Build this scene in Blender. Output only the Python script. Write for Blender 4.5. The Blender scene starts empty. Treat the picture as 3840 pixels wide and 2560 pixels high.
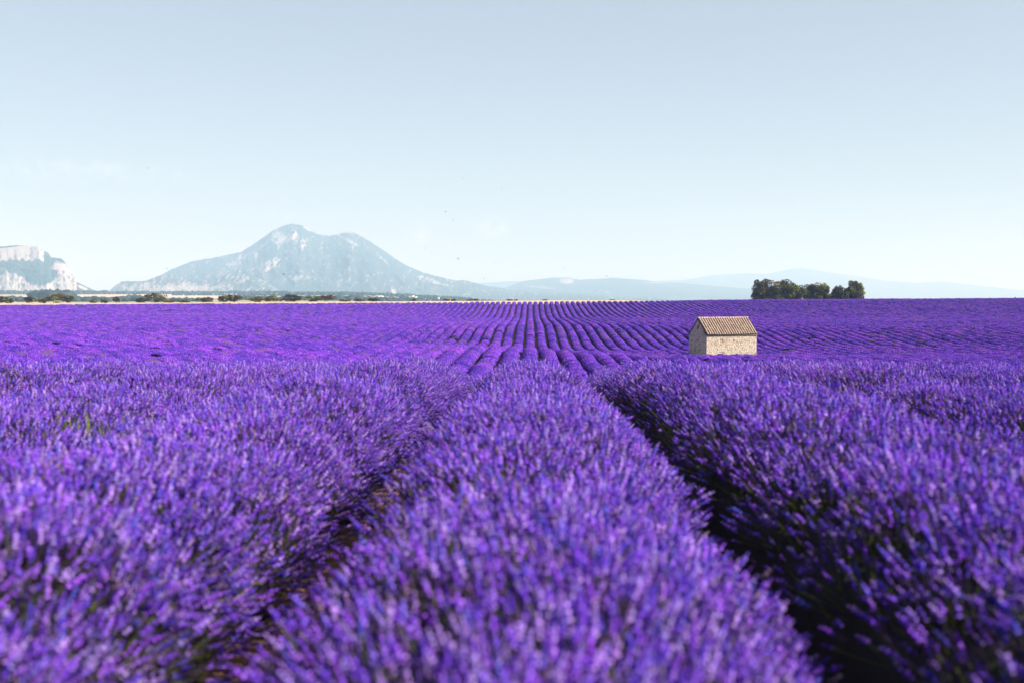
import bpy, bmesh, math, random
import numpy as np
from mathutils import Vector, Matrix, Euler, noise as mnoise

R = math.radians
rng = np.random.default_rng(7)
random.seed(7)
scene = bpy.context.scene
COL = scene.collection

# ------------------------------------------------------------------ camera
EYE = 1.65
F = 4267.0                       # focal length in pixels of the 3840 px photograph (40 mm lens)
PITCH, YAW = math.atan(168 / F), math.atan(68 / F)
cam_d = bpy.data.cameras.new('camera')
cam = bpy.data.objects.new('camera', cam_d)
COL.objects.link(cam)
cam.location = (0, 0, EYE)
cam.rotation_euler = (R(90) - PITCH, 0, YAW)
cam_d.lens = 40; cam_d.sensor_width = 36
cam_d.clip_start = 0.05; cam_d.clip_end = 90000
cam_d.dof.use_dof = True
cam_d.dof.focus_distance = 45
cam_d.dof.aperture_fstop = 2.0
cam_d.dof.aperture_blades = 0
scene.camera = cam
CM = np.array(cam.rotation_euler.to_matrix())

# ------------------------------------------------------------------ light
SUN_AZ, SUN_EL = R(106), R(35)   # azimuth clockwise from +Y (the view direction)
S_DIR = Vector((math.sin(SUN_AZ) * math.cos(SUN_EL), math.cos(SUN_AZ) * math.cos(SUN_EL), math.sin(SUN_EL)))
sun_d = bpy.data.lights.new('sun', 'SUN')
sun_d.energy = 5.0; sun_d.angle = R(0.5); sun_d.color = (1.0, 0.94, 0.85)
sun = bpy.data.objects.new('sun', sun_d)
COL.objects.link(sun)
sun.location = (60, -20, 60)
sun.rotation_euler = (-S_DIR).to_track_quat('-Z', 'Y').to_euler()

world = bpy.data.worlds.new('World')
scene.world = world
world.use_nodes = True
wt = world.node_tree
wt.nodes.clear()
SKY_STRENGTH = 0.052

def build_world():
    N, L = wt.nodes, wt.links
    out = N.new('ShaderNodeOutputWorld'); bg = N.new('ShaderNodeBackground')
    sky = N.new('ShaderNodeTexSky'); sky.sky_type = 'NISHITA'; sky.sun_disc = False
    sky.sun_elevation = SUN_EL; sky.sun_rotation = SUN_AZ
    sky.altitude = 600; sky.air_density = 1.0; sky.dust_density = 1.6; sky.ozone_density = 1.0
    tint = N.new('ShaderNodeMix'); tint.data_type = 'RGBA'; tint.blend_type = 'MULTIPLY'
    tint.inputs[0].default_value = 1.0
    tint.inputs[7].default_value = (1.03, 0.97, 0.93, 1)
    veil = N.new('ShaderNodeMix'); veil.data_type = 'RGBA'; veil.inputs[0].default_value = 0.33   # thin even summer haze over the whole sky
    veil.inputs[7].default_value = (6.3, 7.1, 7.6, 1)
    L.new(sky.outputs[0], veil.inputs[6]); L.new(veil.outputs[2], tint.inputs[6])
    # three faint wisps of cloud, placed by direction in the sky
    tc = N.new('ShaderNodeTexCoord')
    nz = N.new('ShaderNodeTexNoise'); nz.inputs['Scale'].default_value = 90; nz.inputs['Detail'].default_value = 5
    L.new(tc.outputs['Generated'], nz.inputs['Vector'])
    acc = None
    for (px, py, sx, sy, amp) in ((1850, 856, 0.012, 0.008, 0.9), (1572, 885, 0.008, 0.010, 0.6), (290, 640, 0.075, 0.009, 0.28), (1062, 815, 0.010, 0.004, 0.5)):
        d = CM @ np.array([(px - 1920) / F, -(py - 1280) / F, -1.0]); d /= np.linalg.norm(d)
        sub = N.new('ShaderNodeVectorMath'); sub.operation = 'SUBTRACT'; sub.inputs[1].default_value = tuple(d)
        L.new(tc.outputs['Generated'], sub.inputs[0])
        mul = N.new('ShaderNodeVectorMath'); mul.operation = 'MULTIPLY'; mul.inputs[1].default_value = (1 / sx, 1 / sx, 1 / sy)
        L.new(sub.outputs[0], mul.inputs[0])
        ln = N.new('ShaderNodeVectorMath'); ln.operation = 'LENGTH'; L.new(mul.outputs[0], ln.inputs[0])
        mr = N.new('ShaderNodeMapRange'); mr.interpolation_type = 'SMOOTHSTEP'
        mr.inputs[1].default_value = 0.1; mr.inputs[2].default_value = 1.5
        mr.inputs[3].default_value = amp; mr.inputs[4].default_value = 0
        L.new(ln.outputs['Value'], mr.inputs[0])
        if acc is None: acc = mr.outputs[0]
        else:
            ad = N.new('ShaderNodeMath'); ad.operation = 'ADD'; L.new(acc, ad.inputs[0]); L.new(mr.outputs[0], ad.inputs[1]); acc = ad.outputs[0]
    thr = N.new('ShaderNodeMapRange'); thr.inputs[1].default_value = 0.42; thr.inputs[2].default_value = 0.72
    L.new(nz.outputs[0], thr.inputs[0])
    fac = N.new('ShaderNodeMath'); fac.operation = 'MULTIPLY'; L.new(acc, fac.inputs[0]); L.new(thr.outputs[0], fac.inputs[1])
    mix = N.new('ShaderNodeMix'); mix.data_type = 'RGBA'
    mix.inputs[7].default_value = (11.0, 11.0, 11.3, 1)
    L.new(fac.outputs[0], mix.inputs[0]); L.new(tint.outputs[2], mix.inputs[6])
    L.new(mix.outputs[2], bg.inputs[0]); bg.inputs[1].default_value = SKY_STRENGTH
    L.new(bg.outputs[0], out.inputs[0])
build_world()

vs = scene.view_settings
vs.view_transform = 'Standard'; vs.look = 'None'; vs.gamma = 1.0; vs.use_curve_mapping = False
vs.exposure = 1.32
scene.render.engine = 'CYCLES'
scene.cycles.use_denoising = True
scene.cycles.denoiser = 'OPENIMAGEDENOISE'
scene.cycles.max_bounces = 6
scene.cycles.diffuse_bounces = 1
scene.cycles.transparent_max_bounces = 8
scene.cycles.volume_bounces = 1
scene.render.film_transparent = False

# ------------------------------------------------------------------ helpers
def ray(px, py):
    return CM @ np.array([(px - 1920) / F, -(py - 1280) / F, -1.0])
def at(px, py, Y):
    """point on the photo ray through (px, py) at depth Y"""
    d = ray(px, py); t = Y / d[1]
    return Vector((d[0] * t, Y, EYE + d[2] * t))
def to_px(x, y, z):
    """photo pixel of world points (arrays)"""
    v = np.stack([x, y, z - EYE], -1) @ CM
    return 1920 - F * v[..., 0] / v[..., 2], 1280 + F * v[..., 1] / v[..., 2]

def tag(o, label=None, cat=None, group=None, kind=None):
    if label: o['label'] = label
    if cat: o['category'] = cat
    if group: o['group'] = group
    if kind: o['kind'] = kind
    return o
def empty(name, loc=(0, 0, 0), rz=0.0):
    o = bpy.data.objects.new(name, None); COL.objects.link(o)
    o.location = loc; o.rotation_euler = (0, 0, rz); o.empty_display_size = 0.3
    return o
def mesh_np(name, V, faces_flat, loop_tot, mat=None, col=None, smooth=False, mats=None, midx=None):
    """mesh from numpy arrays: V (n,3), flat face indices, verts-per-face array, per-vertex colours"""
    me = bpy.data.meshes.new(name)
    V = np.asarray(V, np.float32); ff = np.asarray(faces_flat, np.int32).ravel(); lt = np.asarray(loop_tot, np.int32)
    me.vertices.add(len(V)); me.vertices.foreach_set('co', V.ravel())
    me.loops.add(len(ff)); me.loops.foreach_set('vertex_index', ff)
    me.polygons.add(len(lt))
    ls = np.zeros(len(lt), np.int32); ls[1:] = np.cumsum(lt)[:-1]
    me.polygons.foreach_set('loop_start', ls); me.polygons.foreach_set('loop_total', lt)
    if smooth: me.polygons.foreach_set('use_smooth', np.ones(len(lt), bool))
    if midx is not None: me.polygons.foreach_set('material_index', np.asarray(midx, np.int32))
    me.update(calc_edges=True); me.validate()
    if col is not None:
        c = np.ones((len(V), 4), np.float32); c[:, :3] = col
        a = me.color_attributes.new('col', 'FLOAT_COLOR', 'POINT'); a.data.foreach_set('color', c.ravel())
    for m in (mats or ([mat] if mat else [])): me.materials.append(m)
    return me
def obj(name, me, parent=None, loc=None):
    o = bpy.data.objects.new(name, me); COL.objects.link(o)
    if parent is not None: o.parent = parent
    if loc is not None: o.location = loc
    return o
class MB:
    """collects pieces of one mesh"""
    def __init__(s): s.V = []; s.F = []; s.C = []; s.n = 0
    def add(s, V, F, c=(1, 1, 1)):
        V = np.asarray(V, float).reshape(-1, 3); s.V.append(V)
        s.F += [tuple(i + s.n for i in f) for f in F]
        C = np.asarray(c, float); s.C.append(np.broadcast_to(C, (len(V), 3)).copy()); s.n += len(V)
    def box(s, x0, x1, y0, y1, z0, z1, c=(1, 1, 1)):
        V = [(x, y, z) for z in (z0, z1) for y in (y0, y1) for x in (x0, x1)]
        s.add(V, [(0, 2, 3, 1), (4, 5, 7, 6), (0, 1, 5, 4), (1, 3, 7, 5), (3, 2, 6, 7), (2, 0, 4, 6)], c)
    def tube(s, pts, rad, n=6, c=(1, 1, 1)):
        pts = [Vector(p) for p in pts]; V = []
        for i, p in enumerate(pts):
            t = (pts[min(i + 1, len(pts) - 1)] - pts[max(i - 1, 0)]).normalized()
            u = t.orthogonal().normalized(); w = t.cross(u)
            for k in range(n):
                a = 2 * math.pi * k / n
                V.append(p + (u * math.cos(a) + w * math.sin(a)) * rad[i])
        Fc = [(i * n + k, i * n + (k + 1) % n, (i + 1) * n + (k + 1) % n, (i + 1) * n + k) for i in range(len(pts) - 1) for k in range(n)]
        Fc.append(tuple(range(n))[::-1]); Fc.append(tuple((len(pts) - 1) * n + k for k in range(n)))
        s.add(V, Fc, c)
    def mesh(s, name, mat, smooth=False):
        V = np.concatenate(s.V); C = np.concatenate(s.C)
        return mesh_np(name, V, [i for f in s.F for i in f], [len(f) for f in s.F], mat, C, smooth)
    def build(s, name, mat, parent=None, smooth=False, loc=None):
        return obj(name, s.mesh(name, mat, smooth), parent, loc)

# ------------------------------------------------------------------ smooth noise
def vnoise1(x, seed):
    g = np.random.default_rng(seed).uniform(-1, 1, 4096)
    i = np.floor(x).astype(int); f = x - i; f = f * f * (3 - 2 * f)
    return g[i % 4096] * (1 - f) + g[(i + 1) % 4096] * f
_G2 = {}
def vnoise2(x, y, seed=0):
    g = _G2.setdefault(seed, np.random.default_rng(seed + 99).uniform(-1, 1, (256, 256)))
    i = np.floor(x).astype(int); j = np.floor(y).astype(int)
    f = x - i; h = y - j; f = f * f * (3 - 2 * f); h = h * h * (3 - 2 * h)
    a = g[i % 256, j % 256]; b = g[(i + 1) % 256, j % 256]; c = g[i % 256, (j + 1) % 256]; d = g[(i + 1) % 256, (j + 1) % 256]
    return (a * (1 - f) + b * f) * (1 - h) + (c * (1 - f) + d * f) * h
def fbm2(x, y, seed=0, oct=5, gain=0.5):
    s = 0; a = 1.0; t = 0
    for k in range(oct):
        s = s + a * vnoise2(x * 2 ** k + 17.3 * k, y * 2 ** k - 9.1 * k, seed + k); t += a; a *= gain
    return s / t
def sstep(a, b, x):
    t = np.clip((x - a) / (b - a), 0, 1); return t * t * (3 - 2 * t)

# ------------------------------------------------------------------ materials
def new_mat(name):
    m = bpy.data.materials.new(name); m.use_nodes = True
    nt = m.node_tree; nt.nodes.clear()
    out = nt.nodes.new('ShaderNodeOutputMaterial')
    return m, nt, nt.nodes, nt.links, out
def mixc(nt, fac, a, b, blend='MIX'):
    n = nt.nodes.new('ShaderNodeMix'); n.data_type = 'RGBA'; n.blend_type = blend
    for v, s in ((fac, 0), (a, 6), (b, 7)):
        if hasattr(v, 'is_linked') or hasattr(v, 'links'): nt.links.new(v, n.inputs[s])
        elif s == 0: n.inputs[0].default_value = v
        else: n.inputs[s].default_value = (*v, 1)
    return n.outputs[2]
def noise_node(nt, scale, detail=3, rough=0.55, coord='obj', dims=None):
    n = nt.nodes.new('ShaderNodeTexNoise'); n.inputs['Scale'].default_value = scale
    n.inputs['Detail'].default_value = detail; n.inputs['Roughness'].default_value = rough
    if coord == 'pos':
        g = nt.nodes.new('ShaderNodeNewGeometry'); nt.links.new(g.outputs['Position'], n.inputs['Vector'])
    else:
        t = nt.nodes.new('ShaderNodeTexCoord'); nt.links.new(t.outputs['Object'], n.inputs['Vector'])
    return n.outputs[0]
def ramp(nt, v, lo, hi, a=0.0, b=1.0):
    n = nt.nodes.new('ShaderNodeMapRange')
    n.inputs[1].default_value = lo; n.inputs[2].default_value = hi; n.inputs[3].default_value = a; n.inputs[4].default_value = b
    nt.links.new(v, n.inputs[0]); return n.outputs[0]
def attr(nt, name='col'):
    n = nt.nodes.new('ShaderNodeAttribute'); n.attribute_name = name; return n.outputs['Color']
def bump(nt, h, strength, dist, target):
    b = nt.nodes.new('ShaderNodeBump'); b.inputs['Strength'].default_value = strength; b.inputs['Distance'].default_value = dist
    nt.links.new(h, b.inputs['Height']); nt.links.new(b.outputs[0], target)

def leaf_material(name, trans=0.25, hue=None, big=None, val=(0.80, 1.18)):
    """diffuse + a little translucency; colour from the mesh, varied from plant to plant"""
    m, nt, N, L, out = new_mat(name)
    c = attr(nt)
    oi = N.new('ShaderNodeObjectInfo')
    hsv = N.new('ShaderNodeHueSaturation')
    L.new(ramp(nt, oi.outputs['Random'], 0, 1, *val), hsv.inputs['Value'])
    if hue: L.new(ramp(nt, oi.outputs['Random'], 0, 1, 0.5 - hue, 0.5 + hue), hsv.inputs['Hue'])
    L.new(c, hsv.inputs['Color'])
    col = hsv.outputs[0]
    if big:
        col = mixc(nt, ramp(nt, noise_node(nt, big[0], 3, 0.6, 'pos'), 0.35, 0.68, 0, 1), col, mixc(nt, 1.0, col, big[1], 'MULTIPLY'))
    if big and len(big) > 2:   # a few dried plants
        dry = N.new('ShaderNodeMath'); dry.operation = 'GREATER_THAN'; dry.inputs[1].default_value = big[2]
        wn = N.new('ShaderNodeTexWhiteNoise'); wn.noise_dimensions = '1D'; L.new(oi.outputs['Random'], wn.inputs['W'])
        L.new(wn.outputs['Value'], dry.inputs[0])
        f = N.new('ShaderNodeMath'); f.operation = 'MULTIPLY'; f.inputs[1].default_value = 0.6; L.new(dry.outputs[0], f.inputs[0])
        col = mixc(nt, f.outputs[0], col, (0.16, 0.10, 0.11))
    d = N.new('ShaderNodeBsdfDiffuse'); t = N.new('ShaderNodeBsdfTranslucent'); mx = N.new('ShaderNodeMixShader')
    L.new(col, d.inputs[0]); L.new(col, t.inputs[0]); mx.inputs[0].default_value = trans
    L.new(d.outputs[0], mx.inputs[1]); L.new(t.outputs[0], mx.inputs[2]); L.new(mx.outputs[0], out.inputs[0])
    return m
def rough_material(name, a, b, scale=2.0, rough=0.9, bmp=None, use_attr=False, coord='obj', third=None):
    m, nt, N, L, out = new_mat(name)
    p = N.new('ShaderNodeBsdfPrincipled'); p.inputs['Roughness'].default_value = rough
    p.inputs['Specular IOR Level'].default_value = 0.2
    col = mixc(nt, ramp(nt, noise_node(nt, scale, 6, 0.65, coord), 0.3, 0.7), a, b)
    if third:
        col = mixc(nt, ramp(nt, noise_node(nt, third[0], 4, 0.6, coord), third[2], third[3]), col, third[1])
    if use_attr: col = mixc(nt, 1.0, col, attr(nt), 'MULTIPLY')
    L.new(col, p.inputs['Base Color'])
    if bmp: bump(nt, noise_node(nt, bmp[0], 6, 0.7, coord), bmp[1], bmp[2], p.inputs['Normal'])
    L.new(p.outputs[0], out.inputs[0])
    return m

M = {}
M['flower'] = leaf_material('lavender_flower', 0.38, hue=0.016, big=(0.16, (0.82, 0.86, 1.0)))
M['blossom'] = leaf_material('lavender_blossom_mass', 0.25, hue=0.018, big=(0.05, (0.74, 0.80, 0.98), 0.945), val=(0.76, 1.18))
M['mound'] = rough_material('lavender_foliage', (0.016, 0.019, 0.011), (0.035, 0.024, 0.045), 6.0, 1.0, None, coord='pos')  # foliage coloured near black, with the shade of the gaps painted in
M['soil'] = rough_material('stony_soil', (0.20, 0.095, 0.058), (0.32, 0.175, 0.115), 1.4, 1.0, (9.0, 0.6, 0.05), coord='pos', third=(22.0, (0.48, 0.30, 0.22), 0.58, 0.68))
M['stone'] = rough_material('pale_field_stone', (0.50, 0.33, 0.24), (0.62, 0.47, 0.36), 8.0, 0.95)
M['straw'] = rough_material('straw_stubble', (0.40, 0.30, 0.185), (0.47, 0.37, 0.25), 0.05, 1.0, (3.0, 0.5, 0.1), coord='pos')
M['dryland'] = rough_material('dry_grassland', (0.30, 0.26, 0.18), (0.17, 0.18, 0.11), 0.004, 1.0, None, coord='pos', third=(0.0018, (0.42, 0.33, 0.20), 0.5, 0.6))
M['farfield'] = rough_material('pale_far_field', (0.44, 0.33, 0.27), (0.50, 0.39, 0.32), 0.01, 1.0, None, coord='pos')
M['leaf'] = leaf_material('tree_leaf', 0.22)
M['bark'] = rough_material('bark', (0.07, 0.05, 0.035), (0.14, 0.10, 0.07), 8.0, 0.95, (20.0, 0.5, 0.02))
M['farwood'] = leaf_material('far_wood_leaf', 0.1)
M['plaster'] = rough_material('pale_plaster', (0.60, 0.57, 0.53), (0.70, 0.67, 0.62), 0.2, 0.9)
M['tileroof'] = rough_material('far_tile_roof', (0.40, 0.22, 0.15), (0.52, 0.32, 0.22), 0.5, 0.9)
M['darkglass'] = rough_material('dark_opening', (0.03, 0.03, 0.035), (0.05, 0.05, 0.05), 2.0, 0.4)
M['mountain'] = rough_material('mountain_side', (0.92, 0.92, 0.92), (1.0, 1.0, 1.0), 0.01, 1.0, None, use_attr=True, coord='pos')
M['masonry'] = rough_material('limestone_masonry', (0.80, 0.74, 0.66), (1.0, 0.98, 0.94), 3.0, 0.95, (25.0, 0.4, 0.02), use_attr=True, third=(0.9, (0.62, 0.53, 0.44), 0.54, 0.68))
M['mortar'] = rough_material('old_mortar', (0.27, 0.23, 0.19), (0.36, 0.31, 0.26), 5.0, 1.0, (30.0, 0.5, 0.02))
M['tile'] = rough_material('clay_tile', (0.80, 0.76, 0.72), (1.0, 0.97, 0.93), 9.0, 0.9, (30.0, 0.3, 0.01), use_attr=True)
M['wood'] = rough_material('weathered_wood', (0.12, 0.08, 0.05), (0.2, 0.14, 0.09), 6.0, 0.9, (30.0, 0.4, 0.01))
M['insect'] = rough_material('insect', (0.03, 0.02, 0.015), (0.10, 0.06, 0.02), 200.0, 0.6)

# ------------------------------------------------------------------ terrain
_cy = np.array([-60, 7, 12, 16, 19, 21, 23, 26, 32, 45, 58, 70, 82, 99, 112, 120, 135, 150, 165, 178, 195, 218, 235, 257, 295, 330, 355, 380, 395, 440, 520, 560, 700, 900, 1200, 1500, 2500, 4000, 5200, 9000, 60000], float)
_cz = np.array([0, 0, -.08, -.24, -.42, -.57, -.75, -1.08, -1.95, -3.5, -4.6, -4.75, -4.55, -4.55, -4.5, -4.65, -5.35, -6.1, -6.45, -6.3, -5.45, -4.85, -4.85, -4.95, -4.95, -4.05, -2.75, -1.25, -1.0, -.85, -.3, -.6, -10, -16, -12, -7.5, -4, 9.5, 8, -20, -40], float)
_ty = np.arange(-60, 600, 0.5)
_tz = np.interp(_ty, _cy, _cz)
def _smooth(z, w):
    k = np.exp(-0.5 * (np.arange(-40, 41) * 0.5 / w) ** 2); k /= k.sum()
    return np.convolve(np.pad(z, 40, mode='edge'), k, 'valid')
_tz = np.where(_ty < 30, _smooth(_tz, 1.0), np.where(_ty < 40, _smooth(_tz, 3.0), _smooth(_tz, 5.0)))
def ground_z(X, Y):
    X = np.asarray(X, float); Y = np.asarray(Y, float)
    z = np.where(Y < 590, np.interp(Y, _ty, _tz), np.interp(Y, _cy, _cz))
    left = np.interp(Y, [25, 60, 120, 160, 200, 300, 388, 520, 900, 1500, 2500, 4000, 9000], [0, .03, .03, .012, 0, 0, -.006, -.006, 0, 0, 0, 0, 0])
    right = np.interp(Y, [25, 60, 120, 160, 200, 300, 388, 520, 900, 1500, 2500, 4000, 9000], [0, 0, 0, 0, 0, 0, .006, .006, 0, -.012, -.012, -.012, -.012])
    xl = np.minimum(X, 0); xr = np.clip(X, 0, 1500)
    z = z + left * np.maximum(xl, -600) * -1 * 1.0 + right * xr
    z = z - sstep(-.17, -.01, X / np.maximum(Y, 1)) * np.interp(Y, [700, 1500, 2500, 4000, 5200, 9000], [0, 8, 14, 24, 30, 30])
    z = z - 1.2 * (1 - np.exp(-xr / 12)) * np.interp(Y, [25, 60, 125, 165, 200], [0, 1, 1, .4, 0])
    z = z - sstep(40, 95, X) * sstep(408, 470, Y) * 3.0 * (1 - sstep(600, 900, Y))
    z = z + 0.10 * vnoise2(X / 14, Y / 14, 3) * sstep(60, 110, Y) * (1 - sstep(400, 430, Y))
    z = z + 0.35 * vnoise2(X / 60, Y / 45, 5) * sstep(120, 190, Y) * (1 - sstep(330, 380, Y))
    return z

def grid_mesh(name, xs, ys, zf, mat, dz=0.0):
    XX, YY = np.meshgrid(xs, ys)
    ZZ = zf(XX, YY) + dz
    V = np.stack([XX, YY, ZZ], -1).reshape(-1, 3)
    nx, ny = len(xs), len(ys)
    a = (np.arange(ny - 1)[:, None] * nx + np.arange(nx - 1)[None]).ravel()
    Fq = np.stack([a, a + 1, a + nx + 1, a + nx], -1)
    return mesh_np(name, V, Fq, np.full(len(Fq), 4), mat, None, True)

def spaced(*segs):
    r = []
    for a, b, n in segs: r.append(np.linspace(a, b, n, endpoint=False))
    return np.unique(np.concatenate(r + [np.array([segs[-1][1]])]))
xs = spaced((-26000, -3000, 14), (-3000, -300, 18), (-300, -20, 70), (-20, 20, 60), (20, 300, 70), (300, 3000, 18), (3000, 26000, 14))
ys = spaced((-60, 0, 15), (0, 40, 60), (40, 400, 180), (400, 600, 40), (600, 2000, 30), (2000, 6000, 24), (6000, 34000, 16))
g = obj('ground', grid_mesh('ground', xs, ys, ground_z, M['soil']))
g.data.materials.append(M['dryland'])
pc = np.zeros(len(g.data.polygons) * 3); g.data.polygons.foreach_get('center', pc)
g.data.polygons.foreach_set('material_index', (pc.reshape(-1, 3)[:, 1] > 540).astype(np.int32))
tag(g, kind='structure')

st = obj('straw_field', grid_mesh('straw_field', spaced((-420, 420, 90)), spaced((391, 545, 40)), ground_z, M['straw'], 0.04))
tag(st, kind='structure')
# pale harvested fields on the plain below the mountains (each its own sheet)
for k, (p0, p1, y0, y1) in enumerate(((230, 470, 2300, 3500), (520, 700, 2600, 3700), (690, 1010, 2500, 3250), (760, 1040, 3500, 3950), (-120, 120, 2600, 3100), (1380, 1440, 3000, 3400))):
    xa, xb = (p0 - 1988) / F, (p1 - 1988) / F
    u = np.linspace(0, 1, 14); v = np.linspace(0, 1, 12)
    UU, VV = np.meshgrid(u, v)
    YY = y0 + (y1 - y0) * VV + 60 * vnoise2(UU * 3, VV * 2, 11 + k)
    XX = (xa + (xb - xa) * UU) * YY
    Z = ground_z(XX, YY) + 0.5 + np.interp(YY, [2300, 4000], [0.3, 1.0])
    V = np.stack([XX, YY, Z], -1).reshape(-1, 3)
    a = (np.arange(11)[:, None] * 14 + np.arange(13)[None]).ravel()
    fo = obj('far_field', mesh_np('far_field', V, np.stack([a, a + 1, a + 15, a + 14], -1), np.full(len(a), 4), M['farfield'], None, True))
    tag(fo, kind='structure')

# ------------------------------------------------------------------ mountains
RIDGE = {
 'cliff': [(-420, 930), (-200, 915), (0, 926), (63, 920), (146, 925), (158, 934), (163, 941), (180, 949), (192, 966), (230, 970), (243, 983), (265, 1022), (279, 1041), (287, 1058), (315, 1072), (357, 1092), (400, 1100), (470, 1112), (600, 1125)],
 'spur': [(300, 1122), (400, 1100), (441, 1066), (458, 1056), (550, 1055), (601, 1034), (645, 1031), (685, 1040), (740, 1056), (800, 1046), (860, 1030), (910, 1028), (960, 1040), (1010, 1064), (1050, 1092), (1110, 1118), (1200, 1130)],
 'peak': [(300, 1118), (414, 1096), (520, 1062), (601, 1033), (645, 1010), (720, 980), (808, 966), (904, 946), (958, 912), (1019, 868), (1045, 856), (1070, 845), (1094, 840), (1128, 845), (1150, 856), (1179, 871), (1205, 882), (1231, 886), (1275, 876), (1313, 869), (1330, 874), (1384, 905), (1438, 939), (1479, 968), (1520, 995), (1588, 1024), (1656, 1041), (1711, 1053), (1741, 1051), (1785, 1063), (1826, 1073), (1900, 1084), (2000, 1092), (2200, 1104), (2500, 1120)],
 'ridge_a': [(1700, 1100), (1780, 1092), (1900, 1078), (1955, 1056), (2000, 1050), (2070, 1042), (2130, 1042), (2172, 1050), (2270, 1045), (2295, 1042), (2406, 1050), (2495, 1061), (2560, 1062), (2700, 1075), (2900, 1090), (3200, 1112)],
 'ridge_b': [(2300, 1085), (2440, 1064), (2540, 1056), (2589, 1046), (2678, 1032), (2797, 1025), (2880, 1028), (2930, 1016), (2976, 1007), (3011, 1007), (3154, 1028), (3255, 1043), (3333, 1055), (3452, 1061), (3529, 1056), (3630, 1067), (3840, 1090), (4200, 1105)],
 'ridge_c': [(1500, 1090), (1700, 1070), (1785, 1063), (1900, 1056), (1990, 1055), (2100, 1058), (2250, 1052), (2400, 1056), (2560, 1052), (2700, 1060), (2900, 1080)],
}
FOREST = np.array((0.028, 0.055, 0.060)); ROCK = np.array((0.30, 0.29, 0.29)); ROCKP = np.array((0.36, 0.30, 0.29)); SCRUB = np.array((0.07, 0.09, 0.08))

def rock_zone(name, px, py, seed):
    n = fbm2(px / 26, py / 20, seed, 5, 0.6); n2 = fbm2((px + 0.7 * py) / 9, py / 16, seed + 20, 4, 0.7); n3 = fbm2(px / 3.5, py / 5, seed + 30, 3, 0.6)
    r = np.zeros_like(px)
    def zone(cx, cy, rx, ry, amp, rot=0):
        a = R(rot); dx, dy = px - cx, py - cy
        u = (dx * math.cos(a) + dy * math.sin(a)) / rx; v = (-dx * math.sin(a) + dy * math.cos(a)) / ry
        return amp * np.exp(-(u * u + v * v) ** 1.5)
    if name == 'cliff':
        r = np.where((py < 974 + 9 * vnoise1(px / 12, 4)) & (px < 164) & (py > np.interp(px, [0, 60, 90], [932, 926, 921])), 1.2, 0)
        lower = np.interp(px, [-300, -50, 0, 25, 60, 90, 100, 150, 190, 215, 235, 290, 300], [1060, 1030, 1035, 1020, 1024, 1040, 1060, 1075, 1060, 1030, 985, 1030, 1200])
        r = np.maximum(r, np.where(py > lower + 12 * n, 1.0, 0)) - 0.6 * sstep(.05, .3, n2) - 0.4 * (n > 0.45) - 0.55 * sstep(.1, .45, n3)
        r = np.maximum(r, zone(215, 1000, 22, 18, 1.0) + 0.6 * n2)
        r = np.where(px > 268, np.maximum(zone(310, 1080, 28, 6, 0.9, 25) + 0.4 * n2, r * (px < 288)), r)
        return sstep(0.32, 0.6, r)
    if name == 'spur':
        low = sstep(1050, 1085, py) * (1 - sstep(820, 900, px)) * 0.5 + zone(690, 1085, 70, 22, 0.5) + zone(600, 1045, 120, 14, 0.1)
        r = low + 0.9 * n2 + 0.35 * n + 0.6 * n3 + 0.17
        return sstep(0.32, 0.62, r) * 0.85
    if name == 'peak':
        r = (zone(1045, 890, 28, 26, 1.0) + zone(1100, 892, 26, 20, 0.85) + zone(1140, 915, 12, 22, 0.8, 30) + zone(985, 925, 42, 9, 0.8, -38)
             + zone(1005, 990, 60, 10, 0.9, -20) + zone(1010, 1005, 44, 8, 0.95, -16) + zone(885, 985, 46, 16, 0.8, -38) + zone(830, 1020, 28, 8, 0.7, -50)
             + zone(1175, 868, 40, 5, 0.9, 25) + zone(1205, 930, 8, 26, 0.6, 15) + zone(1310, 905, 40, 5, 0.75, 30) + zone(1420, 960, 60, 5, 0.5, 42)
             + zone(1120, 1042, 22, 9, 0.7) + zone(1475, 1092, 10, 16, 0.9, -25) + zone(1410, 1105, 50, 6, 0.8) + zone(1600, 1045, 50, 5, 0.6, 15)
             + zone(1650, 1065, 60, 4, 0.6, 12) + zone(1300, 873, 30, 4, 0.6) + zone(950, 960, 40, 20, 0.3))
        r = r * (0.75 + 0.8 * n2) + 0.5 * n2 + 0.3 * n + 0.6 * n3 + 0.11
        return sstep(0.34, 0.62, r)
    if name == 'ridge_a':
        r = zone(2125, 1055, 28, 12, 0.8) + zone(2030, 1078, 70, 4, 0.7, 6) + zone(2250, 1095, 120, 3, 0.5, 4) + zone(2450, 1060, 50, 3, 0.6) + 0.35 * n2
        return sstep(0.35, 0.6, r)
    r = 0.5 * n + 0.3 * n2
    return sstep(0.25, 0.6, r) * 0.6

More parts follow.
